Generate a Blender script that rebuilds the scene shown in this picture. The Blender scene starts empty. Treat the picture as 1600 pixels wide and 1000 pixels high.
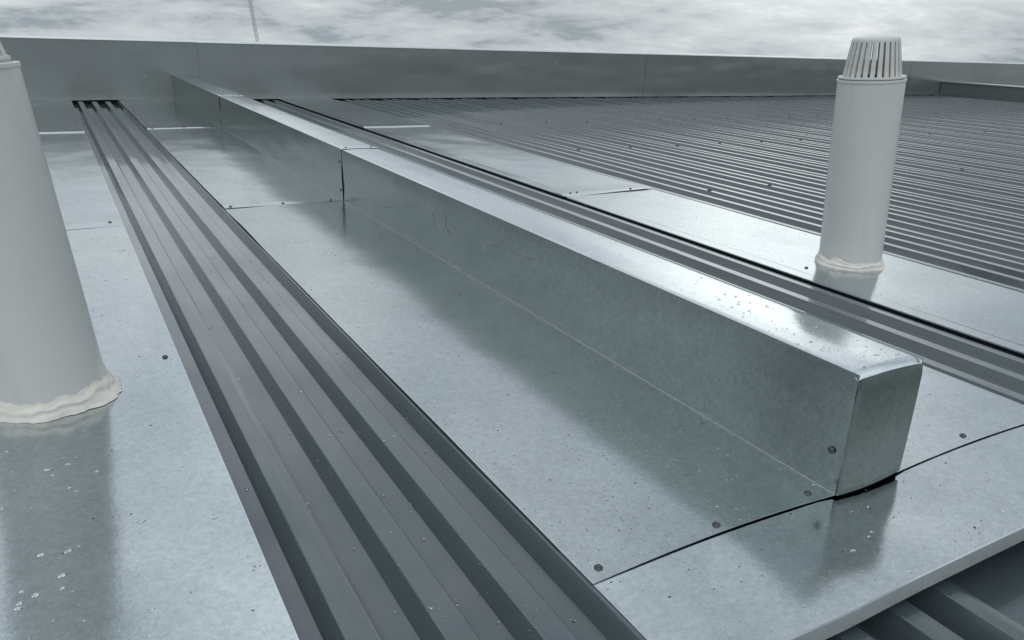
import bpy, math, random
from mathutils import Matrix, Vector, noise
C = bpy.context.scene.collection
S = 0.575                      # metres per modelling unit (camera stands one unit above the roof sheets)
random.seed(7)

# ---------------------------------------------------------------- camera
RX = (0.8621960962, -0.5065742640, 0.0)
def cam_axes():
    y, p, r = math.radians(30.3625), math.radians(20.0661), math.radians(2.1547)
    F = Vector((math.sin(y)*math.cos(p), math.cos(y)*math.cos(p), -math.sin(p)))
    R0 = Vector((math.cos(y), -math.sin(y), 0)); U0 = R0.cross(F)
    R = math.cos(r)*R0 + math.sin(r)*U0; U = -math.sin(r)*R0 + math.cos(r)*U0
    return R, U, F
R, U, F = cam_axes()
cd = bpy.data.cameras.new('camera'); cam = bpy.data.objects.new('camera', cd); C.objects.link(cam)
cd.sensor_width = 36; cd.lens = 1221.16*36/1600; cd.clip_start = 0.02; cd.clip_end = 2000
M3 = Matrix((R, U, -F)).transposed()
cam.matrix_world = Matrix.Translation((0, 0, S)) @ M3.to_4x4()
bpy.context.scene.camera = cam

# ---------------------------------------------------------------- sky, sun, exposure
SUN_EL, SUN_AZ = math.radians(58), math.radians(215)        # azimuth measured from +Y towards +X
w = bpy.data.worlds.new("World"); bpy.context.scene.world = w; w.use_nodes = True
nt = w.node_tree; nt.nodes.clear()
def N(t, **k):
    n = nt.nodes.new(t)
    for a, b in k.items(): setattr(n, a, b)
    return n
def LK(a, b): nt.links.new(a, b)
def MA(op, a, b=None, c=None):
    n = N('ShaderNodeMath', operation=op)
    for i, v in enumerate((a, b, c)):
        if v is None: continue
        if isinstance(v, (int, float)): n.inputs[i].default_value = v
        else: LK(v, n.inputs[i])
    return n.outputs[0]
out = N('ShaderNodeOutputWorld'); bg = N('ShaderNodeBackground'); LK(bg.outputs[0], out.inputs[0])
sky = N('ShaderNodeTexSky', sky_type='NISHITA'); sky.sun_disc = False
sky.sun_elevation = SUN_EL; sky.sun_rotation = SUN_AZ; sky.air_density = 1.2; sky.dust_density = 2.5
tc = N('ShaderNodeTexCoord'); sx = N('ShaderNodeSeparateXYZ'); LK(tc.outputs['Generated'], sx.inputs[0])
cmb = N('ShaderNodeCombineXYZ'); LK(sx.outputs[0], cmb.inputs[0]); LK(sx.outputs[1], cmb.inputs[1])
LK(MA('MULTIPLY', MA('ADD', sx.outputs[2], 0.02), 2.1), cmb.inputs[2])
def cloud(scale, detail, rough, dist, off, w3=0.0):
    mp = N('ShaderNodeMapping'); mp.inputs['Location'].default_value = off
    mp.inputs['Rotation'].default_value = (0.1, 0.42, 0.55); mp.inputs['Scale'].default_value = (1.0, 1.0, 2.1)
    LK(cmb.outputs[0], mp.inputs[0])
    n = N('ShaderNodeTexNoise'); n.inputs['Scale'].default_value = scale; n.inputs['Detail'].default_value = detail
    n.inputs['Roughness'].default_value = rough; n.inputs['Distortion'].default_value = dist
    LK(mp.outputs[0], n.inputs['Vector']); return n.outputs['Fac']
c1 = cloud(2.7, 10, 0.62, 0.4, (3.1, 1.7, 0)); c2 = cloud(11.0, 9, 0.64, 0.25, (7.3, 4.2, 1.0))
cm = MA('ADD', MA('MULTIPLY', c1, 0.64), MA('MULTIPLY', c2, 0.36))
rp = N('ShaderNodeValToRGB'); LK(cm, rp.inputs[0])
el = rp.color_ramp.elements
el[0].position = 0.42; el[0].color = (0.37, 0.43, 0.475, 1)
el[1].position = 0.62; el[1].color = (0.93, 0.97, 0.99, 1)
e = el.new(0.47); e.color = (0.57, 0.63, 0.675, 1)
e = el.new(0.55); e.color = (0.72, 0.775, 0.80, 1)
# thin overcast: bright warm glow low on the right, set for the sheets' reflections
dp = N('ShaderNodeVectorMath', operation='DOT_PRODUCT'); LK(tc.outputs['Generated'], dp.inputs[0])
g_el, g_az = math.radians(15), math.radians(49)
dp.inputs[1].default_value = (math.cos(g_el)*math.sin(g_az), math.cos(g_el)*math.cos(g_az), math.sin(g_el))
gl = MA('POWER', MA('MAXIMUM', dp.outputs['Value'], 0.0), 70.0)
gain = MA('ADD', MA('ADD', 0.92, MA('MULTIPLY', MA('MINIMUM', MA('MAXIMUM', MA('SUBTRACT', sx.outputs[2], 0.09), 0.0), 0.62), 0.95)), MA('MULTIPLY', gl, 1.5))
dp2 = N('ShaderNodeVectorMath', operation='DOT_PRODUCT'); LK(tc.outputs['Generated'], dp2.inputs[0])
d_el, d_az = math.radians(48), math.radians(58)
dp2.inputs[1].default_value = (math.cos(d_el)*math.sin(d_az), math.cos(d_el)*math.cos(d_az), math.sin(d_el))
gain = MA('SUBTRACT', gain, MA('MULTIPLY', MA('POWER', MA('MAXIMUM', dp2.outputs['Value'], 0.0), 5.0), 0.34))  # darker sky patch added higher up, out of view, to dim tray reflections
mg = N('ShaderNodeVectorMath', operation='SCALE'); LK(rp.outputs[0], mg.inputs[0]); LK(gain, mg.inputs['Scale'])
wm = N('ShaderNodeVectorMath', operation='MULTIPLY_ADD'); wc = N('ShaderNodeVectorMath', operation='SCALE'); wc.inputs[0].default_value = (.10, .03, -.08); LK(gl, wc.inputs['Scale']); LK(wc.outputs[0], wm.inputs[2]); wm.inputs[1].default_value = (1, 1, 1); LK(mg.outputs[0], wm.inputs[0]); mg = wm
sk = N('ShaderNodeVectorMath', operation='SCALE'); LK(sky.outputs[0], sk.inputs[0]); sk.inputs['Scale'].default_value = 0.1
mx = N('ShaderNodeMix', data_type='RGBA'); mx.inputs['Factor'].default_value = 0.9
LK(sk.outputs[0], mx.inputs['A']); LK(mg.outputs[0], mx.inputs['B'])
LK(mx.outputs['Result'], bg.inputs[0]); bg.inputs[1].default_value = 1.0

sd = bpy.data.lights.new('sun', 'SUN'); sd.energy = 0.7; sd.angle = math.radians(40); sd.color = (1, 0.96, 0.9)
so = bpy.data.objects.new('sun', sd); C.objects.link(so)
so.rotation_euler = Vector((math.cos(SUN_EL)*math.sin(SUN_AZ), math.cos(SUN_EL)*math.cos(SUN_AZ), math.sin(SUN_EL))).to_track_quat('Z', 'Y').to_euler()
vs = bpy.context.scene.view_settings
vs.view_transform = 'Standard'; vs.look = 'None'; vs.gamma = 1; vs.use_curve_mapping = False; vs.exposure = 0.0

# ---------------------------------------------------------------- helpers
def mat(name, base, metallic=0.0, rough=0.5, coat=0.0, coat_rough=0.1, var=0.0, vscale=20, rvar=0.0, bump=0.0, bscale=200,
        spangle=0.0, stain=0.0, stain_col=(0.1, 0.1, 0.09), wave=0.0, stretch=None, mott=0.0, sscale=22, spots=0.0, spot_col=(.6, .6, .58)):
    m = bpy.data.materials.new(name); m.use_nodes = True; t = m.node_tree; b = t.nodes['Principled BSDF']
    b.inputs['Base Color'].default_value = (*base, 1); b.inputs['Metallic'].default_value = metallic
    b.inputs['Roughness'].default_value = rough
    if coat: b.inputs['Coat Weight'].default_value = coat; b.inputs['Coat Roughness'].default_value = coat_rough; b.inputs['Coat IOR'].default_value = 1.4
    co = t.nodes.new('ShaderNodeTexCoord')
    def ns(sc, det=5, ro=0.55):
        n = t.nodes.new('ShaderNodeTexNoise'); n.inputs['Scale'].default_value = sc; n.inputs['Detail'].default_value = det
        n.inputs['Roughness'].default_value = ro; t.links.new(co.outputs['Object'], n.inputs['Vector']); return n.outputs['Fac']
    def nst(sc, st, det=6, ro=0.62):
        mp = t.nodes.new('ShaderNodeMapping'); mp.inputs['Scale'].default_value = st; t.links.new(co.outputs['Object'], mp.inputs[0])
        n = t.nodes.new('ShaderNodeTexNoise'); n.inputs['Scale'].default_value = sc; n.inputs['Detail'].default_value = det
        n.inputs['Roughness'].default_value = ro; t.links.new(mp.outputs[0], n.inputs['Vector']); return n.outputs['Fac']
    def mth(op, a, bb):
        n = t.nodes.new('ShaderNodeMath'); n.operation = op
        for i, v in enumerate((a, bb)):
            if isinstance(v, (int, float)): n.inputs[i].default_value = v
            else: t.links.new(v, n.inputs[i])
        return n.outputs[0]
    k = None
    if var:
        k = mth('ADD', 1-var, mth('MULTIPLY', ns(vscale), 2*var))
    if mott:
        q = mth('ADD', 1-mott*1.5, mth('MULTIPLY', mth('ADD', mth('ADD', ns(28, 7, .68), ns(75, 4, .7)), nst(9, (1, .35, 1))), mott))
        k = q if k is None else mth('MULTIPLY', k, q)
    if spangle:
        v = t.nodes.new('ShaderNodeTexVoronoi'); v.inputs['Scale'].default_value = 160
        t.links.new(co.outputs['Object'], v.inputs['Vector'])
        s = t.nodes.new('ShaderNodeSeparateColor'); t.links.new(v.outputs['Color'], s.inputs[0])
        v2 = t.nodes.new('ShaderNodeTexVoronoi'); v2.inputs['Scale'].default_value = 420
        t.links.new(co.outputs['Object'], v2.inputs['Vector'])
        s2 = t.nodes.new('ShaderNodeSeparateColor'); t.links.new(v2.outputs['Color'], s2.inputs[0])
        q = mth('ADD', 1-spangle, mth('MULTIPLY', mth('ADD', s.outputs[0], s2.outputs[0]), spangle))
        k = q if k is None else mth('MULTIPLY', k, q)
    col = None
    if k is not None:
        vm = t.nodes.new('ShaderNodeVectorMath'); vm.operation = 'SCALE'; vm.inputs[0].default_value = base
        t.links.new(k, vm.inputs['Scale']); col = vm.outputs[0]
    if stain:
        mxn = t.nodes.new('ShaderNodeMix'); mxn.data_type = 'RGBA'
        f = t.nodes.new('ShaderNodeMapRange'); f.inputs['From Min'].default_value = 0.62; f.inputs['From Max'].default_value = 0.8
        t.links.new(nst(sscale, stretch or (1, 1, 1)), f.inputs['Value']); t.links.new(mth('MULTIPLY', f.outputs[0], stain), mxn.inputs['Factor'])
        if col is None: mxn.inputs['A'].default_value = (*base, 1)
        else: t.links.new(col, mxn.inputs['A'])
        mxn.inputs['B'].default_value = (*stain_col, 1); col = mxn.outputs['Result']
    if spots:
        vv = t.nodes.new('ShaderNodeTexVoronoi'); vv.inputs['Scale'].default_value = 34; t.links.new(co.outputs['Object'], vv.inputs['Vector'])
        sp = t.nodes.new('ShaderNodeSeparateColor'); t.links.new(vv.outputs['Color'], sp.inputs[0])
        pick = mth('GREATER_THAN', sp.outputs[0], 1-spots); near = mth('LESS_THAN', mth('ADD', vv.outputs['Distance'], mth('MULTIPLY', ns(150), .06)), .105)
        mxs = t.nodes.new('ShaderNodeMix'); mxs.data_type = 'RGBA'; t.links.new(mth('MULTIPLY', pick, mth('MULTIPLY', near, .55)), mxs.inputs['Factor'])
        if col is None: mxs.inputs['A'].default_value = (*base, 1)
        else: t.links.new(col, mxs.inputs['A'])
        mxs.inputs['B'].default_value = (*spot_col, 1); col = mxs.outputs['Result']
    if col is not None: t.links.new(col, b.inputs['Base Color'])
    if rvar:
        r_ = mth('ADD', rough-rvar, mth('MULTIPLY', mth('ADD', ns(6, 6, 0.6), mth('MULTIPLY', ns(90, 3), 0.5)), 2*rvar/1.5))
        t.links.new(r_, b.inputs['Roughness'])
    if bump or wave:
        bp_ = t.nodes.new('ShaderNodeBump'); bp_.inputs['Strength'].default_value = 1.0; bp_.inputs['Distance'].default_value = 1.0
        h = None
        if bump: h = mth('MULTIPLY', ns(bscale, 4, 0.6), bump)
        if wave:
            w_ = mth('MULTIPLY', ns(3.2, 2, 0.5), wave); h = w_ if h is None else mth('ADD', h, w_)
        t.links.new(h, bp_.inputs['Height']); t.links.new(bp_.outputs[0], b.inputs['Normal'])
    return m

galv = mat('galvanised_steel', (0.525, 0.57, 0.59), 1.0, 0.145, var=0.12, vscale=4, rvar=0.06, bump=0.00008, bscale=160, spangle=0.12, mott=.17, stain=0.45, stain_col=(0.27, 0.295, 0.305), stretch=(1, .5, 1), sscale=8, wave=0.0020, spots=.008, spot_col=(.7, .72, .72))
galv_side = mat('galvanised_steel_upright', (0.35, 0.395, 0.385), 1.0, 0.22, var=0.14, vscale=6, rvar=0.06, bump=0.00005, bscale=200, spangle=0.14, mott=.2, stain=.3, stain_col=(.24, .265, .25), sscale=7, wave=0.002)  # same steel darkened: the uprights' dark reflections are put into the colour
galv_cap = mat('galvanised_cap', (0.25, 0.285, 0.27), 1.0, 0.42, var=0.14, vscale=8, spangle=0.14, mott=.2)  # same steel in the darkest tint, dimness of the end face put into colour
galv_dull = mat('weathered_galvanised_steel', (0.44, 0.485, 0.50), 1.0, 0.17, var=0.12, vscale=4, rvar=0.06, bump=0.00008, bscale=160, spangle=0.12, mott=.17, stain=0.5, stain_col=(0.23, 0.255, 0.26), stretch=(1, .5, 1), sscale=6, wave=0.0020, spots=.008, spot_col=(.6, .72, .72))
galv_top = mat('brightened_galvanised_steel', (0.64, 0.69, 0.71), 1.0, 0.15, var=0.08, vscale=4, rvar=0.05, bump=0.00005, bscale=160, spangle=0.08, mott=.12, wave=0.002)  # same steel tinted lighter, brightness of the top panels put into the colour
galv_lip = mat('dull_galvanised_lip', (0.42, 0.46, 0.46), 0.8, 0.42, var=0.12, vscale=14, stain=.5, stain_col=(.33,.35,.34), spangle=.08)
galv_edge = mat('cut_steel_edge', (0.72, 0.75, 0.76), 1.0, 0.3)
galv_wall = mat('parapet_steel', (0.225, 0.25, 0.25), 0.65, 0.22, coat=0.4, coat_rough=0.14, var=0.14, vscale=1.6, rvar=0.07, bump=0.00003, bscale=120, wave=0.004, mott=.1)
paint = mat('grey_painted_steel', (0.055, 0.075, 0.086), 0.0, 0.28, coat=1.0, coat_rough=0.06, var=0.14, vscale=9, rvar=0.08, bump=0.00004, bscale=180, stain=0.7, stain_col=(0.060, 0.070, 0.070), stretch=(1.6, .16, 1), sscale=11, wave=0.0009, mott=.10, spots=.02, spot_col=(.3, .31, .31))
pvc = mat('white_pvc', (0.50, 0.515, 0.505), 0.0, 0.38, coat=0.25, coat_rough=0.2, var=0.06, vscale=8, bump=0.00004, bscale=90, stain=0.40, stain_col=(0.34, 0.35, 0.33), stretch=(1, 1, .12), sscale=16, spots=.10, spot_col=(.78, .78, .76))
pvc_cowl = mat('weathered_pvc', (0.50, 0.51, 0.495), 0.0, 0.45, var=0.15, vscale=30, stain=0.8, stain_col=(0.30, 0.24, 0.15), sscale=26, stretch=(1, 1, .5))
seal = mat('white_silicone', (0.60, 0.585, 0.54), 0.0, 0.45, var=0.1, vscale=30, bump=0.0006, bscale=60, stain=0.3, stain_col=(0.45, 0.42, 0.34))
screw_m = mat('weathered_screw', (0.06, 0.067, 0.07), 0.4, 0.38, var=0.1, vscale=200)
screw_dark = mat('painted_screw', (0.03, 0.033, 0.035), 0.1, 0.45)
dark_void = mat('black_foam', (0.01, 0.01, 0.011), 0.0, 0.9)
mast_m = mat('mast_steel', (0.33, 0.34, 0.35), 0.4, 0.5)
ground_m = mat('far_ground', (0.16, 0.18, 0.12), 0.0, 0.9, var=0.3, vscale=0.02)
render_m = mat('rendered_wall', (0.35, 0.35, 0.34), 0.0, 0.8, var=0.1, vscale=3)
dirt_m = mat('dark_grit', (0.05, 0.05, 0.045), 0.0, 0.8)
water = bpy.data.materials.new('water'); water.use_nodes = True
wb = water.node_tree.nodes['Principled BSDF']
wb.inputs['Base Color'].default_value = (0.95, 0.97, 0.98, 1); wb.inputs['Roughness'].default_value = 0.02
wb.inputs['IOR'].default_value = 1.33; wb.inputs['Transmission Weight'].default_value = 1.0

def mk(name, vs_, fs, m, parent=None, smooth=False, org=(0, 0, 0), mods=None):
    me = bpy.data.meshes.new(name)
    me.from_pydata([((x-org[0])*S, (y-org[1])*S, (z-org[2])*S) for x, y, z in vs_], [], fs)
    me.materials.append(m); me.update()
    if smooth:
        for p in me.polygons: p.use_smooth = True
    o = bpy.data.objects.new(name, me); C.objects.link(o)
    if parent is not None: o.parent = parent
    else: o.location = Vector(org)*S
    return o
def thing(name, label, cat, loc=(0, 0, 0), group=None, kind=None):
    o = bpy.data.objects.new(name, None); C.objects.link(o); o.location = Vector(loc)*S; o.empty_display_size = .05
    if label: o['label'] = label
    if cat: o['category'] = cat
    if group: o['group'] = group
    if kind: o['kind'] = kind
    return o
def tag(o, label=None, cat=None, group=None, kind=None):
    for k, v in (('label', label), ('category', cat), ('group', group), ('kind', kind)):
        if v: o[k] = v
    return o
class MB:
    def __init__(s): s.v = []; s.f = []
    def add(s, vs_, fs):
        n = len(s.v); s.v += list(vs_); s.f += [tuple(i+n for i in f) for f in fs]
    def box(s, x0, x1, y0, y1, z0, z1):
        s.add([(x, y, z) for z in (z0, z1) for y in (y0, y1) for x in (x0, x1)],
              [(0, 2, 3, 1), (4, 5, 7, 6), (0, 1, 5, 4), (1, 3, 7, 5), (3, 2, 6, 7), (2, 0, 4, 6)])
    def rod(s, a, b, r, n=6):
        a = Vector(a); b = Vector(b); d = (b-a).normalized(); u = d.orthogonal().normalized(); v = d.cross(u)
        ring = [tuple(p+r*(math.cos(2*math.pi*i/n)*u+math.sin(2*math.pi*i/n)*v)) for p in (a, b) for i in range(n)]
        s.add(ring, [(i, (i+1) % n, n+(i+1) % n, n+i) for i in range(n)]+[tuple(range(n))[::-1], tuple(range(n, 2*n))])
    def make(s, name, m, parent=None, smooth=False, org=(0, 0, 0)): return mk(name, s.v, s.f, m, parent, smooth, org)
def fbm(x, y, z=0.0): return noise.fractal(Vector((x, y, z)), 1.0, 2.0, 3)

def sheet(name, x0, x1, y0, y1, zf, m, parent, org=(0, 0, 0), nx=None, ny=None, th=0.0016, y0f=None, x0f=None, x1f=None):
    """sheet of steel with real thickness: zf(x, y) gives its height; y0f(x) its near edge, x0f/x1f its sides"""
    nx = nx or max(4, int((x1-x0)/.04)); ny = ny or max(6, int((y1-y0)/.03))
    top = []; 
    for j in range(ny+1):
        tj = j/ny
        for i in range(nx+1):
            xa = x0; xb = x1
            y = y0+(y1-y0)*tj
            if x0f: xa = x0f(y)
            if x1f: xb = x1f(y)
            x = xa+(xb-xa)*i/nx
            ys = y0f(x) if y0f else y0
            y = ys+(y1-ys)*tj
            top.append((x, y, zf(x, y)))
    n = len(top); W = nx+1
    vs_ = top+[(x, y, z-th) for x, y, z in top]; fs = []
    for j in range(ny):
        for i in range(nx):
            a = j*W+i; fs.append((a, a+1, a+W+1, a+W)); fs.append((n+a, n+a+W, n+a+W+1, n+a+1))
    for i in range(nx):
        fs.append((i, n+i, n+i+1, i+1)); a = ny*W+i; fs.append((a, a+1, n+a+1, n+a))
    for j in range(ny):
        a = j*W; fs.append((a, a+W, n+a+W, n+a)); a = j*W+nx; fs.append((a, n+a, n+a+W, a+W))
    o = mk(name, vs_, fs, m, parent, True, org)
    try: o.data.set_sharp_from_angle(angle=math.radians(35))
    except Exception: pass
    return o

scr = {}
def screw(x, y, z, parent, nrm='z', m=None, r=0.0064, org=(0, 0, 0)):
    """pan-head screw on a washer"""
    key = (nrm, (m or screw_m).name, round(r, 4))
    if key not in scr:
        prof = [(1.5, 0), (1.45, .22), (1.0, .28), (1.0, .62), (.78, .9), (.38, 1.0), (.36, .72), (0.0, .70)]
        n = 12; v = []; f = []
        for k, (rr, h) in enumerate(prof):
            for i in range(n):
                a = 2*math.pi*i/n; p = (rr*r*math.cos(a), rr*r*math.sin(a), h*r*0.95)
                if nrm == '-x': p = (-p[2], p[0], p[1])
                v.append(p)
        for k in range(len(prof)-1):
            for i in range(n): f.append((k*n+i, k*n+(i+1) % n, (k+1)*n+(i+1) % n, (k+1)*n+i))
        me = bpy.data.meshes.new('screw'); me.from_pydata([(a*S, b*S, c*S) for a, b, c in v], [], f); me.materials.append(m or screw_m)
        for p in me.polygons: p.use_smooth = True
        scr[key] = me
    o = bpy.data.objects.new('screw', scr[key]); C.objects.link(o); o.parent = parent
    o.location = Vector((x-org[0], y-org[1], z-org[2]))*S
    return o

# ---------------------------------------------------------------- levels
K = 11.84                     # parapet face
XA, XB, XC, XD, XE, XF, XG = 0.244, 0.789, 1.490, 1.721, 2.433, 2.874, 3.640
J0, J1, J2, J3 = 0.712, 0.995, 4.655, 8.51

# ---------------------------------------------------------------- ground and building below
mk('ground', [(420*math.cos(2*math.pi*i/64), 420*math.sin(2*math.pi*i/64), -16) for i in range(64)], [tuple(range(64))], ground_m)['kind'] = 'structure'
b = MB(); b.box(-8.6, 40.4, -13.2, K+1.0, -15.99, -0.30); tag(b.make('building_wall', render_m), kind='structure')

# ---------------------------------------------------------------- ribbed roof
roof = thing('roof', None, None, (0, 0, 0), kind='structure')
D = 0.042
def rib_profile(centres, xl, xr, dz=None, D=0.042):
    pts = [(xl, -D)]
    for c in centres:
        k = dz(c) if dz else 0
        for a, z in ((-.050, -D), (-.0288, -.0042), (-.0275, -.0014), (-.0250, 0), (0, .0005), (.0250, 0), (.0275, -.0014), (.0288, -.0042), (.050, -D)):
            if dz and abs(a) < .03: a *= .74
            if c > 2.4 and not dz and abs(a) < .03: a *= .85
            if xl < c+a < xr: pts.append((c+a, z+(k if z > -D*.5 else 0)))
    pts.append((xr, -D)); return pts
def rib_sheet(centres, xl, xr, y0, y1, zoff, dz=None, deep=0.042, name='roof_sheet'):
    pr = rib_profile(centres, xl, xr, dz, deep); v = []; f = []
    ys = [y0, -4, -1, 0.5, 1, 2, 3, 4.1, 5, 6.2, 7.3, 8.3, 9.4, 10.5, y1]; ys = [y for y in ys if y0 <= y <= y1]
    ys = sorted(set(ys))
    for y in ys:
        for x, z in pr:
            w_ = 0.0022*fbm(x*1.7, y*0.8, 3.0)
            v.append((x, y, z+zoff+w_))
    n = len(pr)
    for j in range(len(ys)-1):
        for i in range(n-1): a = j*n+i; f.append((a, a+1, a+n+1, a+n))
    v2 = [(x, y, z-.0012) for x, y, z in v]; m_ = len(v)
    f += [tuple(m_+i for i in q[::-1]) for q in f]
    f += [(i, m_+i, m_+i+1, i+1) for i in range(n-1)]
    o = mk(name, v+v2, f, paint, roof, True)
    o.data.set_sharp_from_angle(angle=math.radians(28))
    return o
ZR = -0.006
# left and middle runs: ribs carry on under the flashings
grid = [0.345+0.1535*i for i in range(-24, 22)]
grid = [0.345, 0.5015, 0.656, 0.808] + [g for g in grid if g < 0.3 or 0.9 < g < 2.4] + [2.503, 2.664, 2.823, 2.98, 3.13, 3.28, 3.43, 3.58]
grid = sorted(g for g in grid)
chunks = [grid[i:i+4] for i in range(0, len(grid), 4)]
chunks = [[g for g in grid if g < .3][i:i+4] for i in range(0, 26, 4)]
chunks = [c for c in chunks if c]+[[0.345, 0.5015, 0.656, 0.808]]+[[g for g in grid if g > .82][i:i+4] for i in range(0, 30, 4)]
chunks = [c for c in chunks if c]
edges_ = [chunks[0][0]-.077] + [ (chunks[i][-1]+chunks[i+1][0])/2 for i in range(len(chunks)-1)] + [3.655]
for i, ch in enumerate(chunks):
    xl, xr = edges_[i], edges_[i+1]
    if xr <= 0.92 or xl >= 2.1: rib_sheet(ch, xl, xr, -12.8, K+0.45, ZR)
    else: rib_sheet(ch, xl, xr, 1.125, K+0.45, ZR)
field = [3.730+0.1512*i for i in range(98)]
DZ = [0.0065, -0.001, -0.0045, -0.0015]
rnd = random.Random(3)
dzt = {round(c, 3): DZ[(i) % 4]*(0.7+0.5*rnd.random())*(-1)+rnd.uniform(-.0015, .0015) for i, c in enumerate(field)}
for i in range(0, 98, 4):
    ch = field[i:i+4]
    xl = 3.655 if i == 0 else ch[0]-.0756
    rib_sheet(ch, xl, ch[-1]+.0756, -12.8, K+0.45, ZR-0.001, dz=lambda c: dzt[round(c, 3)])
# lower run in front of the apron
low = [0.885, 1.041, 1.197, 1.354, 1.499]
lo_x0 = edges_[[i for i, c in enumerate(chunks) if edges_[i+1] > 0.92][0]]
hi_x1 = [edges_[i] for i, c in enumerate(chunks) if edges_[i] >= 2.1][0]
rib_sheet(low[:3], lo_x0, 1.275, -12.8, 1.12, -0.060, deep=.062); rib_sheet(low[3:], 1.275, 1.58, -12.8, 1.12, -0.060, deep=.062)
rib_sheet([1.98], 1.58, hi_x1, -12.8, 1.12, -0.060, deep=.062)
b = MB(); b.box(lo_x0-.003, lo_x0, -12.8, 1.12, -.135, ZR-.045); b.box(hi_x1, hi_x1+.003, -12.8, 1.12, -.135, ZR-.045); b.box(lo_x0, hi_x1, 1.121, 1.124, -.135, -.05)
b.make('step_flashing', paint, roof)
# screws on every fourth rib of the wide field, one row per purlin
for row, yy in enumerate((1.95, 4.12, 6.25, 8.32, 10.4)):
    for i, c in enumerate(field[:70]):
        if (i+row*2) % 4 == 0 and i > 0 and rnd.random() < .8:
            screw(c, yy+rnd.uniform(-.04, .04), ZR+dzt[round(c, 3)]-.001, roof, m=screw_dark, r=0.0115)

# ---------------------------------------------------------------- parapet
par = thing('parapet_wall', 'long grey sheet metal parapet wall closing the far end of the roof', 'parapet', (5, K, 0))
seams = [-9.74, -5.88, -2.02, 1.84, 5.70, 9.56, 13.42, 17.28, 21.14, 25.0, 28.86, 32.7]
for i in range(len(seams)-1):
    x0, x1 = seams[i], seams[i+1]; top = 0.752+(0.005 if i <= 2 else 0)+0.002*(i % 2); off = -0.004*(i % 2)
    v = []; f = []; nx, nz = 60, 14
    for j in range(nz+1):
        for k in range(nx+1):
            x = x0+(x1-x0)*k/nx; t = j/nz; z = 0.004+t*(top-0.004)
            y = K+off+0.008*fbm(x*0.55, t*1.6, 4.4)*math.sin(math.pi*min(1, t*1.05))-0.012*t
            if j == 0: y -= 0.006; z += 0.004*fbm(x*2.1, 0.3, 9.0)
            v.append((x, y, z))
    W = nx+1
    for j in range(nz):
        for k in range(nx): a = j*W+k; f.append((a, a+1, a+W+1, a+W))
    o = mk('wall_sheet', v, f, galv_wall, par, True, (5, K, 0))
    b = MB(); b.add([(x0, K+off-.022, top-.008), (x1, K+off-.022, top-.008), (x1, K+off+.004, top+.010), (x0, K+off+.004, top+.010),
                     (x0, K+.36, top+.016), (x1, K+.36, top+.016), (x1, K+.36, top-.03), (x0, K+.36, top-.03)],
                    [(0, 1, 2, 3), (3, 2, 5, 4), (4, 5, 6, 7), (7, 6, 1, 0), (0, 3, 4, 7), (1, 6, 5, 2)])
    b.make('coping', galv_edge, par, org=(5, K, 0))
b = MB(); b.box(-9.7, 32.7, K+.02, K+.35, .01, .735); b.box(-9.7, 32.7, K+.46, K+.5, -.3, .4); b.make('wall_core', render_m, par, org=(5, K, 0))
rr = random.Random(5)
for x, z in ((4.1, .52), (6.6, .36), (7.0, .52), (7.6, .58), (7.62, .55), (1.15, .30), (9.9, .31), (12.2, .35)):
    o = screw(x, K-.012, z, par, org=(5, K, 0), m=galv_edge, r=.0045); o.rotation_euler = (math.radians(90), 0, 0); o.name = 'rivet'

side = thing('side_upstand', 'low dark metal upstand with pale top edge running down the far right of the roof', 'upstand', (18.6, 5, 0))
b = MB(); b.box(18.55, 18.95, -8, K-.016, -.05, .295); b.make('core', galv_wall, side, org=(18.6, 5, 0))
b = MB(); b.box(18.52, 18.98, -8, K-.018, .297, .315); b.make('capping', galv_edge, side, org=(18.6, 5, 0))

# ---------------------------------------------------------------- flat flashings left and right
def lapz(y, ye, h=0.006, L=0.34):
    """an upper sheet lifts a little where it laps over the one below"""
    t = (y-ye)/L
    return 0 if t >= 1 or t < 0 else h*(t/.18 if t < .18 else ((1-t)/.82)**1.5)
def flat(name, x0, x1, y0, y1, zb, seed, lab, org, screws=(), liftL=0.0, curl=0.006, x0f=None, x1f=None, y0f=None):
    t = thing(name, lab, 'flashing', org, 'flat metal flashings beside the ribs')
    def zf(x, y):
        z = zb+0.0028*fbm(x*1.6+seed, y*1.1, seed)+lapz(y, y0, curl)
        if liftL: z += liftL*max(0, 1-(x-x0)/.10)
        return z
    sheet('sheet', x0, x1, y0, y1, zf, galv, t, org, x0f=x0f, x1f=x1f, y0f=y0f)
    for (x, y) in screws: screw(x, y, zf(x, y)+.0005, t, org=org)
    if name == 'flat_flashing' and x1 < 1: edge_line(x1, y0, y1, zf, t, org)
    return t, zf
def edge_line(x, y0, y1, zf, t, org):
    b = MB(); n = 40; ys = [max(.2, y0)+(y1-max(.2, y0))*k/n for k in range(n+1)]
    for a, c in zip(ys[:-1], ys[1:]): b.rod((x, a, zf(x, a)-.0006), (x, c, zf(x, c)-.0006), .0010, 4)
    b.make('cut_edge', galv_edge, t, org=org)
XL0 = -0.95
fl1, zl1 = flat('flat_flashing', XL0, XA, -1.5, 4.52, 0.0, 1.0, 'large wet galvanised sheet around the left white pipe', (-.3, 2, 0), [(0.2045, 2.516)], curl=0)
fl2, zl2 = flat('flat_flashing', XL0, XA, 4.42, 8.47, 0.0022, 2.0, 'galvanised sheet behind the left white pipe, between its two lap joints', (-.3, 6, 0), [(.185, 4.50), (-.3, 4.5)], curl=.004)
fl3, zl3 = flat('flat_flashing', XL0, XA, 8.36, K-.01, 0.0044, 3.0, 'darker galvanised sheet at the far left, meeting the parapet', (-.3, 10, 0), [(.15, 8.46), (.2, 9.2)], curl=.009)
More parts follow.
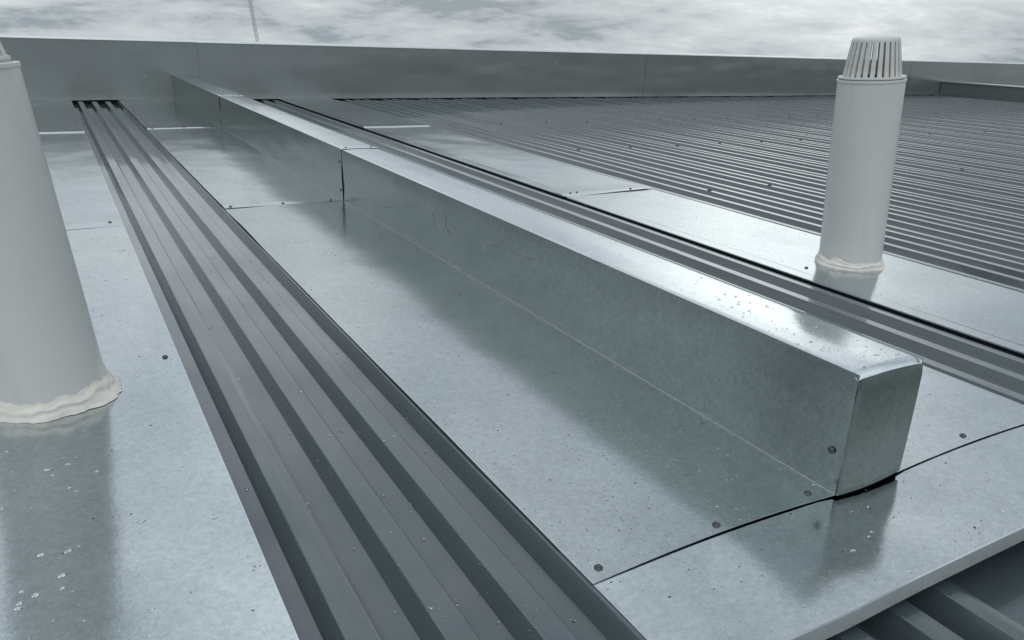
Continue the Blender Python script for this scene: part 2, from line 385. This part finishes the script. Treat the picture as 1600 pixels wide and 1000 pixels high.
fr1, zr1 = flat('flat_flashing', XF, XG, -1.5, 4.36, 0.002, 4.0, 'shiny galvanised sheet around the right white pipe', (3.2, 2, 0), [(3.547, 2.41), (3.03, 2.41)], liftL=.003, curl=0)
fr2, zr2 = flat('flat_flashing', XF, XG, 4.26, 8.28, 0.0042, 5.0, 'bright galvanised sheet between ribbed strip and wide ribbed roof, behind the right pipe', (3.2, 6, 0), [(2.96, 4.34), (3.02, 4.35), (3.46, 4.33)], liftL=.003, y0f=lambda x: 4.235+.075*((x-XF)/(XG-XF))**.5)
fr3, zr3 = flat('flat_flashing', XF, XG, 8.16, K-.01, 0.0064, 6.0, 'dull galvanised sheet right of the upstand, touching the parapet', (3.2, 10, 0), [(2.95, 8.26)], liftL=.003, curl=.009)
for t, y0, y1, z, o_ in ((fr1, -1.5, 4.24, .0075, (3.2, 2, 0)), (fr2, 4.27, 8.16, .0097, (3.2, 6, 0)), (fr3, 8.2, K-.02, .0119, (3.2, 10, 0))):
    b = MB(); b.box(XF-.007, XF-.0005, y0, y1, z-.006, z-.0005); b.make('hemmed_edge', galv, t, org=o_)
    b = MB(); b.box(XF+.078, XF+.081, y0, y1, z-.0085, z-.0042); b.make('fold_line', galv_side, t, org=o_)

# ---------------------------------------------------------------- boxed upstand in three lapped lengths
H = 0.31
def upstand(y0, y1, zb, grow, seed, lab, first=False, last=False):
    org = ((XC+XD)/2, (y0+y1)/2, 0)
    t = thing('upstand_flashing', lab, 'flashing', org, 'boxed upstand flashings')
    g = grow; yb = y1+(0.07 if not last else -.012)
    c0, c1, h = XC-g, XD+g, H+g
    def zl(x, y):
        z = zb+0.0030*fbm(x*1.5+seed, y*1.0, seed)*min(1, (c0-x)/.12+.05)+lapz(y, y0, 0 if first else (.002 if y0 < 6 else .006), .34)*min(1, (c0-x)/.2)
        if not first and y-y0 < .8: z += 0
        if x < XB+.10 and 3.6 < y < 4.6: z += .006*(1-(x-XB)/.10)*math.sin(math.pi*(y-3.6))**2
        return z
    ye = (lambda x: y0) if not first else (lambda x: y0+0.012*math.sin(math.pi*(x-XB)/(XC-XB)))
    sheet('tray_panel', XB, c0, y0, yb, zl, galv_dull if first else galv, t, org, y0f=ye)
    edge_line(XB, y0, yb, zl, t, org)
    def zr(x, y): return zb+0.0024*fbm(x*1.5+seed+9, y*1.0, seed)*min(1, (x-c1)/.12+.05)
    sheet('tray_panel', c1, XE, y0, yb, zr, galv, t, org, y0f=(lambda x: y0+0.010*math.sin(math.pi*(x-c1)/(XE-c1))) if first else None)
    # uprights: oil-canned sheets
    def upright(name, xf, sgn):
        nz, ny = 10, max(8, int((yb-y0)/.05)); v = []; f = []
        for j in range(ny+1):
            y = y0+(yb-y0)*j/ny
            for k in range(nz+1):
                q = k/nz; z = zb+(h-zb)*q
                x = xf+sgn*0.0060*fbm(y*0.9+seed, q*1.5, seed+3)*math.sin(math.pi*q)
                v.append((x, y, z))
        W = nz+1
        for j in range(ny):
            for k in range(nz):
                a = j*W+k; q = (a, a+W, a+W+1, a+1); f.append(q if sgn > 0 else q[::-1])
        n = len(v); v += [(x+(-.0016*sgn*-1 if False else .0016*(1 if sgn < 0 else -1)), y, z) for x, y, z in v]
        f += [tuple(n+i for i in q[::-1]) for q in f]+[(k, k+1, n+k+1, n+k) for k in range(nz)]
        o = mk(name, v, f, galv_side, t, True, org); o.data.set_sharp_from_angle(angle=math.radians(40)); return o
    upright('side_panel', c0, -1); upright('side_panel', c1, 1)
    # folded crease between tray and side
    b = MB(); b.rod((c0-.0012, y0+.002, zb+.0012), (c0-.0012, yb-.01, zb+.0012), .0008, 5); b.make('fold_line', galv_edge, t, org=org)
    def zt(x, y):
        q = (x-c0)/(c1-c0); e = min(q, 1-q)
        return h+.003*math.sin(math.pi*q)+.0012*fbm(y*1.3, q*2+seed, 2)*min(1, e*8)-(0.0035*(1-e/.04)**2 if e < .04 else 0)
    ny = max(8, int((yb-y0)/.06))
    if first:
        zt0 = zt
        def zt(x, y):
            d = (y-y0)/.030
            return zt0(x, y)-(.011*(1-d)**2 if d < 1 else 0)
        # fine rows near the rounded end
        ys = [y0+.030*k/8 for k in range(9)]+[y0+.03+(yb-y0-.03)*k/ny for k in range(1, ny+1)]
    else: ys = [y0+(yb-y0)*k/ny for k in range(ny+1)]
    xs = [0, .01, .02, .04, .12, .25, .4, .5, .6, .75, .88, .96, .98, .99, 1]
    v = [(c0+(c1-c0)*q, y, zt(c0+(c1-c0)*q, y)) for y in ys for q in xs]; W = len(xs); n = len(v)
    f = [(j*W+i, j*W+i+1, (j+1)*W+i+1, (j+1)*W+i) for j in range(len(ys)-1) for i in range(W-1)]
    v += [(x, y, z-.002) for x, y, z in v]; f += [(i, n+i, n+i+1, i+1) for i in range(W-1)]
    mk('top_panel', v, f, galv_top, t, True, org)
    if first:
        # folded end cap with a bellied bottom edge
        nx, nz = 14, 14; v = []; f = []
        for k in range(nz+1):
            for i in range(nx+1):
                q = i/nx; s = k/nz
                zb0 = 0.0005+.007*q-.0075*math.sin(math.pi*q)
                z1 = zt(c0+(c1-c0)*q, y0)
                z = zb0+(z1-zb0)*s
                bul = .0015*math.sin(math.pi*q)*math.sin(math.pi*s)
                y = y0-.002-bul-(.0035 if s < .93 else .0035*(1-(s-.93)/.07)**.5)
                xw = -.004*math.sin(math.pi*s)*(1-q)+.002*math.sin(math.pi*s)*q
                v.append((c0+(c1-c0)*q+xw, y, z))
        W = nx+1
        for k in range(nz):
            for i in range(nx): a = k*W+i; f.append((a, a+1, a+W+1, a+W))
        n = len(v); v += [(x, y+.002, z) for x, y, z in v]; f += [tuple(n+i for i in q[::-1]) for q in f]+[(i, n+i, n+i+1, i+1) for i in range(nx)]
        f += [(k*W, n+k*W, n+(k+1)*W, (k+1)*W) for k in range(nz)]
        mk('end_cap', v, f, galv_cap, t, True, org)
    return t, zl, zr, org
u1, z1, z1r, o1 = upstand(J1, J2, 0.0005, 0.0, 1.3, 'nearest length of the boxed galvanised upstand, with the closed square end', first=True)
u2, z2, z2r, o2 = upstand(J2, J3, 0.0030, 0.004, 5.7, 'middle length of the boxed galvanised upstand, between its two lap joints')
u3, z3, z3r, o3 = upstand(J3, K, 0.0055, 0.008, 8.1, 'farthest length of the boxed galvanised upstand, butting against the parapet', last=True)
for x, y in ((0.826, 1.03), (1.1435, 1.03), (1.434, 1.028)): screw(x, y, z1(x, y), u1, org=o1)
screw(2.065, 1.035, z1r(2.065, 1.035), u1, org=o1)
screw(XC, 1.028, 0.104, u1, '-x', org=o1)
for x in (0.826, 1.127, 1.42): screw(x, J2+.03, z2(x, J2+.03), u2, org=o2)
for z in (.06, .235): screw(XC-.004, J2+.03, z, u2, '-x', org=o2)
for x in (1.53, 1.69): screw(x, J2+.035, H+.005, u2, org=o2)
for x in (0.84, 1.13, 1.40): screw(x, J3+.04, z3(x, J3+.04), u3, org=o3)
for z in (.06, .235): screw(XC-.008, J3+.04, z, u3, '-x', org=o3)
for x in (1.53, 1.69): screw(x, J3+.045, H+.010, u3, org=o3)

b = MB()
def scuff(pts, w):
    for (ya, z_a), (yb_, z_b) in zip(pts[:-1], pts[1:]):
        for k in range(6):
            p = [(ya+(yb_-ya)*t, z_a+(z_b-z_a)*t) for t in (k/6, (k+1)/6)]
            q = [(XC-.0060*fbm(y*.9+1.3, z/H*1.5, 4.3)*math.sin(math.pi*z/H)-.0003, y, z) for y, z in p]
            b.rod(q[0], q[1], w*random.uniform(.3, 1), 4)
scuff([(4.05, .075), (3.95, .095), (3.84, .125), (3.72, .15), (3.59, .178), (3.45, .19)], .0011)
scuff([(3.31, .20), (3.305, .17), (3.28, .145)], .0013); scuff([(3.19, .235), (3.17, .20), (3.165, .165), (3.12, .14)], .0013)
scuff([(2.77, .185), (2.68, .19), (2.56, .206), (2.45, .205), (2.39, .212)], .0006)
tag(b.make('scuff_mark', screw_m, u1, org=o1), kind='stuff')

# ---------------------------------------------------------------- front apron
ap = thing('apron_flashing', 'wet galvanised apron sheet with a turned-down lip under the closed square end of the upstand', 'flashing', (1.6, .85, 0))
def za(x, y):
    q = min(1, max(0, (1.44-x)/.34)); q = q*q*(3-2*q)
    q *= min(1, max(0, (x-.98)/.2))
    return -.0006*q-.005*q*min(1, max(0, 1-(y-J0)/.26))**1.2-.0095*math.sin(math.pi*min(1, max(0, (x-1.44)/.32)))**1.3*min(1, max(0, (y-J0)/.28))+0.0012*fbm(x*2, y*2, 7)-0.0032
sheet('sheet', XB, XE, J0, 1.12, za, galv, ap, (1.6, .85, 0))
b = MB(); nxx = 60
for i in range(nxx+1):
    x = XB+(XE-XB)*i/nxx; z = za(x, J0)
    b.v += [(x, J0-.0005, z+.0004), (x, J0-.0012, z-.001), (x, J0-.0100, z-.027), (x, J0-.0090, z-.028), (x, J0+.001, z-.003)]
for i in range(nxx):
    for k in range(4): a = i*5+k; b.f.append((a, a+1, a+6, a+5))
o = b.make('lip', galv_lip, ap, True, (1.6, .85, 0)); o.data.set_sharp_from_angle(angle=math.radians(50))
b = MB(); [b.rod((XB+(XE-XB)*i/40, J0-.001, za(XB+(XE-XB)*i/40, J0)+.0003), (XB+(XE-XB)*(i+1)/40, J0-.001, za(XB+(XE-XB)*(i+1)/40, J0)+.0003), .0017, 5) for i in range(40)]; b.make('bright_edge', galv_edge, ap, org=(1.6, .85, 0))

# ---------------------------------------------------------------- vent pipes
def tilt(t, tx, ty): t.rotation_euler = Vector((tx, ty, 1)).to_track_quat('Z', 'Y').to_euler()
def lathe(prof, n=64):
    v = []; f = []
    for r, z in prof:
        for i in range(n): a = 2*math.pi*i/n; v.append((r*math.cos(a), r*math.sin(a), z))
    for k in range(len(prof)-1):
        for i in range(n): f.append((k*n+i, k*n+(i+1) % n, (k+1)*n+(i+1) % n, (k+1)*n+i))
    return v, f
def vent(x, y, r, h, tx, ty, lab, seed, rim):
    t = thing('vent_pipe', lab, 'vent pipe', (x, y, 0), 'white vent pipes')
    v, f = lathe([(r, -.05), (r, h-.012), (r+rim, h-.011), (r+rim, h-.002), (r-.004+rim, h), (r-.012, h), (r-.013, h-.05), (r-.013, -.05)])
    o = mk('pipe', v, f, pvc, t, True); o.data.set_sharp_from_angle(angle=math.radians(40)); tilt(o, tx, ty)
    ax = Vector((tx, ty, 1)).normalized()
    # ragged collar of sealant
    n = 140; m_ = 16; v = []; f = []
    for i in range(n):
        a = 2*math.pi*i/n; ca, sa = math.cos(a), math.sin(a)
        top = (.056 if seed < 2 else .046)+.026*fbm(ca*2.2+seed, sa*2.2, seed)+.006*fbm(ca*9, sa*9, seed)
        outw = .021+.015*fbm(ca*1.7, sa*1.7+seed, 4.0)+.006*fbm(ca*8, sa*8+seed, 2.0)+(.016*max(0, ca)**6 if seed < 2 else 0)
        top = max(.016, top); outw = max(.010, outw)
        for k in range(m_):
            q = k/(m_-1)
            rr_ = r-.003+outw*(q**1.9)+.004*math.sin(math.pi*q)
            z = top*(1-q)**1.35
            crease = .0034*fbm(ca*3+q*3.1, sa*3-q*2, seed+q*7)*math.sin(math.pi*q)
            ridge = .0045*max(0, math.sin(9*q+2.5*fbm(ca*1.3, sa*1.3, seed)+a*.7))**4
            rr_ += crease+ridge; z += crease*.6+.003*(1-q)+(.0030*math.sin(math.pi*q)**.5 if 0 < q < 1 else 0)
            if k == m_-1: z = -.002
            off = ax*z/ax.z
            v.append((rr_*ca+off.x, rr_*sa+off.y, z+.002))
    for i in range(n):
        j = (i+1) % n
        for k in range(m_-1): f.append((i*m_+k, i*m_+k+1, j*m_+k+1, j*m_+k))
    mk('sealant_collar', v, f, seal, t, True)
    return t, ax
def cowl(x, y, h, ax, lab, r0, r1, hc, tx, ty, rg=.019):
    p = Vector((x, y, 0))+ax*h/ax.z
    t = thing('vent_cowl', lab, 'vent cowl', tuple(p), 'slatted vent cowls'); tilt(t, tx, ty)
    v, f = lathe([(r0-.012, -.03), (r0+.004, -.028), (r0+.004, .0015), (r0+rg, .0015), (r0+rg-.0005, .009), (r0-.002, .011), (r0-.012, .010), (r0-.012, -.03)])
    o = mk('base_ring', v, f, pvc_cowl, t, True); o.data.set_sharp_from_angle(angle=math.radians(35))
    prof = [(r1+.001, hc-.020), (r1, hc-.010), (r1-.004, hc-.003), (r1-.012, hc), (r1*.55, hc+.003), (.002, hc+.004), (.002, hc-.006), (r1-.014, hc-.010), (r1-.013, hc-.020), (r1+.001, hc-.020)]
    v, f = lathe(prof); mk('cap', v, f, pvc_cowl, t, True)
    ns = 26; me = None
    for i in range(ns):
        if me is None:
            wb_, wt = 2*math.pi*r0/ns*.64/2, 2*math.pi*r1/ns*.64/2; th = .013
            vv = [(r0-th, -wb_, .008), (r0, -wb_, .008), (r0, wb_, .008), (r0-th, wb_, .008), (r1-th, -wt, hc-.012), (r1, -wt, hc-.012), (r1, wt, hc-.012), (r1-th, wt, hc-.012)]
            o = mk('slat', vv, [(0, 1, 5, 4), (1, 2, 6, 5), (2, 3, 7, 6), (3, 0, 4, 7), (0, 3, 2, 1), (4, 5, 6, 7)], pvc_cowl, t); me = o.data
        else: o = bpy.data.objects.new('slat', me); C.objects.link(o); o.parent = t
        o.rotation_euler = (0, 0, 2*math.pi*(i+.3)/ns)
    return t
PX, PY, PR = 3.315, 2.392, .1435
vp, ax = vent(PX, PY, PR, .872, -.075, .02, 'white vent pipe right of the long upstand, standing clear of the ribbed roof', 7.0, .003)
cowl(PX, PY, .872, ax, 'slatted grey cowl topping the right vent pipe, rust stains near its foot', .124, .100, .175, -.075, .02)
LX, LY, LR = -.113, 2.356, .148
vp2, ax2 = vent(LX, LY, LR, .885, -.098, .02, 'close white vent pipe cut off by the left edge of the photo', 1.0, .003)
cowl(LX, LY, .885, ax2, 'slatted cowl over the left vent pipe, mostly out of the photo', .128, .096, .175, -.098, .02, .006)

# ---------------------------------------------------------------- mast beyond the parapet
d = (R*((402.5-800)/1221.16)+U*((500-66)/1221.16)+F); k = 70/d.y
mb = Vector((d.x*k, 70, 1+d.z*k)); mup = Vector((-.115, 0, 1)).normalized()
mt = thing('lattice_mast', 'thin steel lattice mast rising behind the far parapet', 'mast', (mb.x, mb.y, -16))
cs = [Vector((.13*math.cos(a), .13*math.sin(a), 0)) for a in (0.3, 2.39, 4.49)]
o_ = (mb.x, mb.y, -16)
base = mb-mup*(17+0); zs = 34
for c in cs:
    b = MB(); b.rod(base+c, base+c+mup*zs, .021, 6); b.make('leg', mast_m, mt, org=o_)
b = MB(); q = base.copy()
for i in range(70):
    p = base+mup*(i*.48)
    for j in range(3): b.rod(p+cs[j], p+mup*.48+cs[(j+1) % 3], .006, 4)
tag(b.make('bracing', mast_m, mt, org=o_), kind='stuff')

# ---------------------------------------------------------------- rain drops and grit
def drops(name, lab, n, region, zf, seed, smin=.0016, smax=.0058, avoid=(), dens=None):
    rn = random.Random(seed); b = MB(); ns = 9; made = 0
    while made < n:
        x = rn.uniform(region[0], region[1]); y = region[2]+(region[3]-region[2])*rn.random()**1.5
        if any((x-ax_)**2+(y-ay_)**2 < ar_**2 for ax_, ay_, ar_ in avoid): continue
        if fbm(x*2.3, y*1.7, seed) < rn.uniform(-.55, .25): continue
        made += 1
        r = smin+(smax-smin)*rn.random()**3.2; ang = rn.gauss(0.25, .35); asp = rn.uniform(1.1, 2.6); r2 = r/asp**.5; r1_ = r*asp**.5
        if r > smax*.6: r1_ *= .8
        hgt = r2*rn.uniform(.16, .32); ph = [rn.uniform(.75, 1.2) for _ in range(ns)]; z = zf(x, y)
        v = []
        for q, hh in ((1, 0), (.93, .45), (.62, .86)):
            for i in range(ns):
                a = 2*math.pi*i/ns; px = r1_*q*math.cos(a)*ph[i]; py = r2*q*math.sin(a)*ph[i]
                v.append((x+px*math.cos(ang)-py*math.sin(ang), y+px*math.sin(ang)+py*math.cos(ang), z+.0003+hh*hgt))
        v.append((x, y, z+hgt)); f = []
        for k_ in range(2):
            for i in range(ns): f.append((k_*ns+i, k_*ns+(i+1) % ns, (k_+1)*ns+(i+1) % ns, (k_+1)*ns+i))
        for i in range(ns): f.append((2*ns+i, 2*ns+(i+1) % ns, 3*ns))
        f.append(tuple(range(ns))[::-1])
        b.add(v, f)
    o = b.make(name, water, None, True); tag(o, lab, 'rain drops', None, 'stuff'); return o
drops('rain_drops', 'rain drops lying on the flat sheets around the left white pipe', 520, (-.6, XA-.01, .4, 4.3), zl1, 11, avoid=[(LX, LY, LR+.06)], smax=.0085)
drops('rain_drops', 'rain drops lying on the wide tray left of the long upstand', 800, (XB+.01, XC-.01, 1.02, 4.6), z1, 12, smax=.0045)
drops('rain_drops', 'rain drops lying on the tray behind the first lap joint', 400, (XB+.01, XC-.01, 4.7, 8.4), z2, 13)
drops('rain_drops', 'rain drops lying along the top of the nearest upstand length', 260, (XC+.02, XD-.02, 1.02, 4.6), lambda x, y: H+.003*math.sin(math.pi*(x-XC)/(XD-XC))+.0005, 14, smax=.005)
drops('rain_drops', 'rain drops lying on the sheet around the right white pipe', 420, (XF+.09, XG-.01, 1.0, 4.2), zr1, 15, avoid=[(PX, PY, PR+.06)], smax=.006)
drops('rain_drops', 'rain drops lying on the front apron sheet', 120, (XB+.02, XE-.02, .73, .99), za, 16, smax=.006)
drops('rain_drops', 'rain drops lying on the small tray right of the closed upstand end', 160, (XD+.02, XE-.01, 1.02, 2.4), z1r, 17)
tops = [0.345, 0.5015, 0.656]; 
def zrib(x, y):
    dx = min(abs(x-c) for c in tops+[0.808]); return ZR+.0005 if dx < .024 else (ZR-D+.002 if dx > .05 else ZR-D*(dx-.024)/.026+.003)
drops('rain_drops', 'rain drops lying on the ribbed strip between the two left sheets', 260, (XA+.02, XB-.02, .35, 4.0), zrib, 18, smax=.006)
def grit(lab, n, region, zf, seed, smax=.0035):
    rn = random.Random(seed); b = MB()
    for _ in range(n):
        x = rn.uniform(*region[:2]); y = rn.uniform(*region[2:]); z = zf(x, y); s = rn.uniform(.0008, smax)*rn.random()**.7+.0006
        p = [(x+s*rn.uniform(.6, 1.8)*math.cos(a), y+s*rn.uniform(.5, 1)*math.sin(a), z+.0004) for a in (0.3, 1.7, 3.0, 4.4, 5.5)]
        b.add(p+[(x, y, z+s*.5)], [(i, (i+1) % 5, 5) for i in range(5)])
    tag(b.make('grit', dirt_m), lab, 'grit', None, 'stuff')
grit('dark grit scattered over the tray beside the long upstand', 90, (XB, XC, 1.02, 5), z1, 21)
grit('dark grit scattered over the front apron sheet', 60, (XB, XE, .72, 1.0), za, 22, .003)
grit('dark grit scattered over the sheet by the left pipe', 60, (-.5, XA, .5, 3.2), zl1, 23)
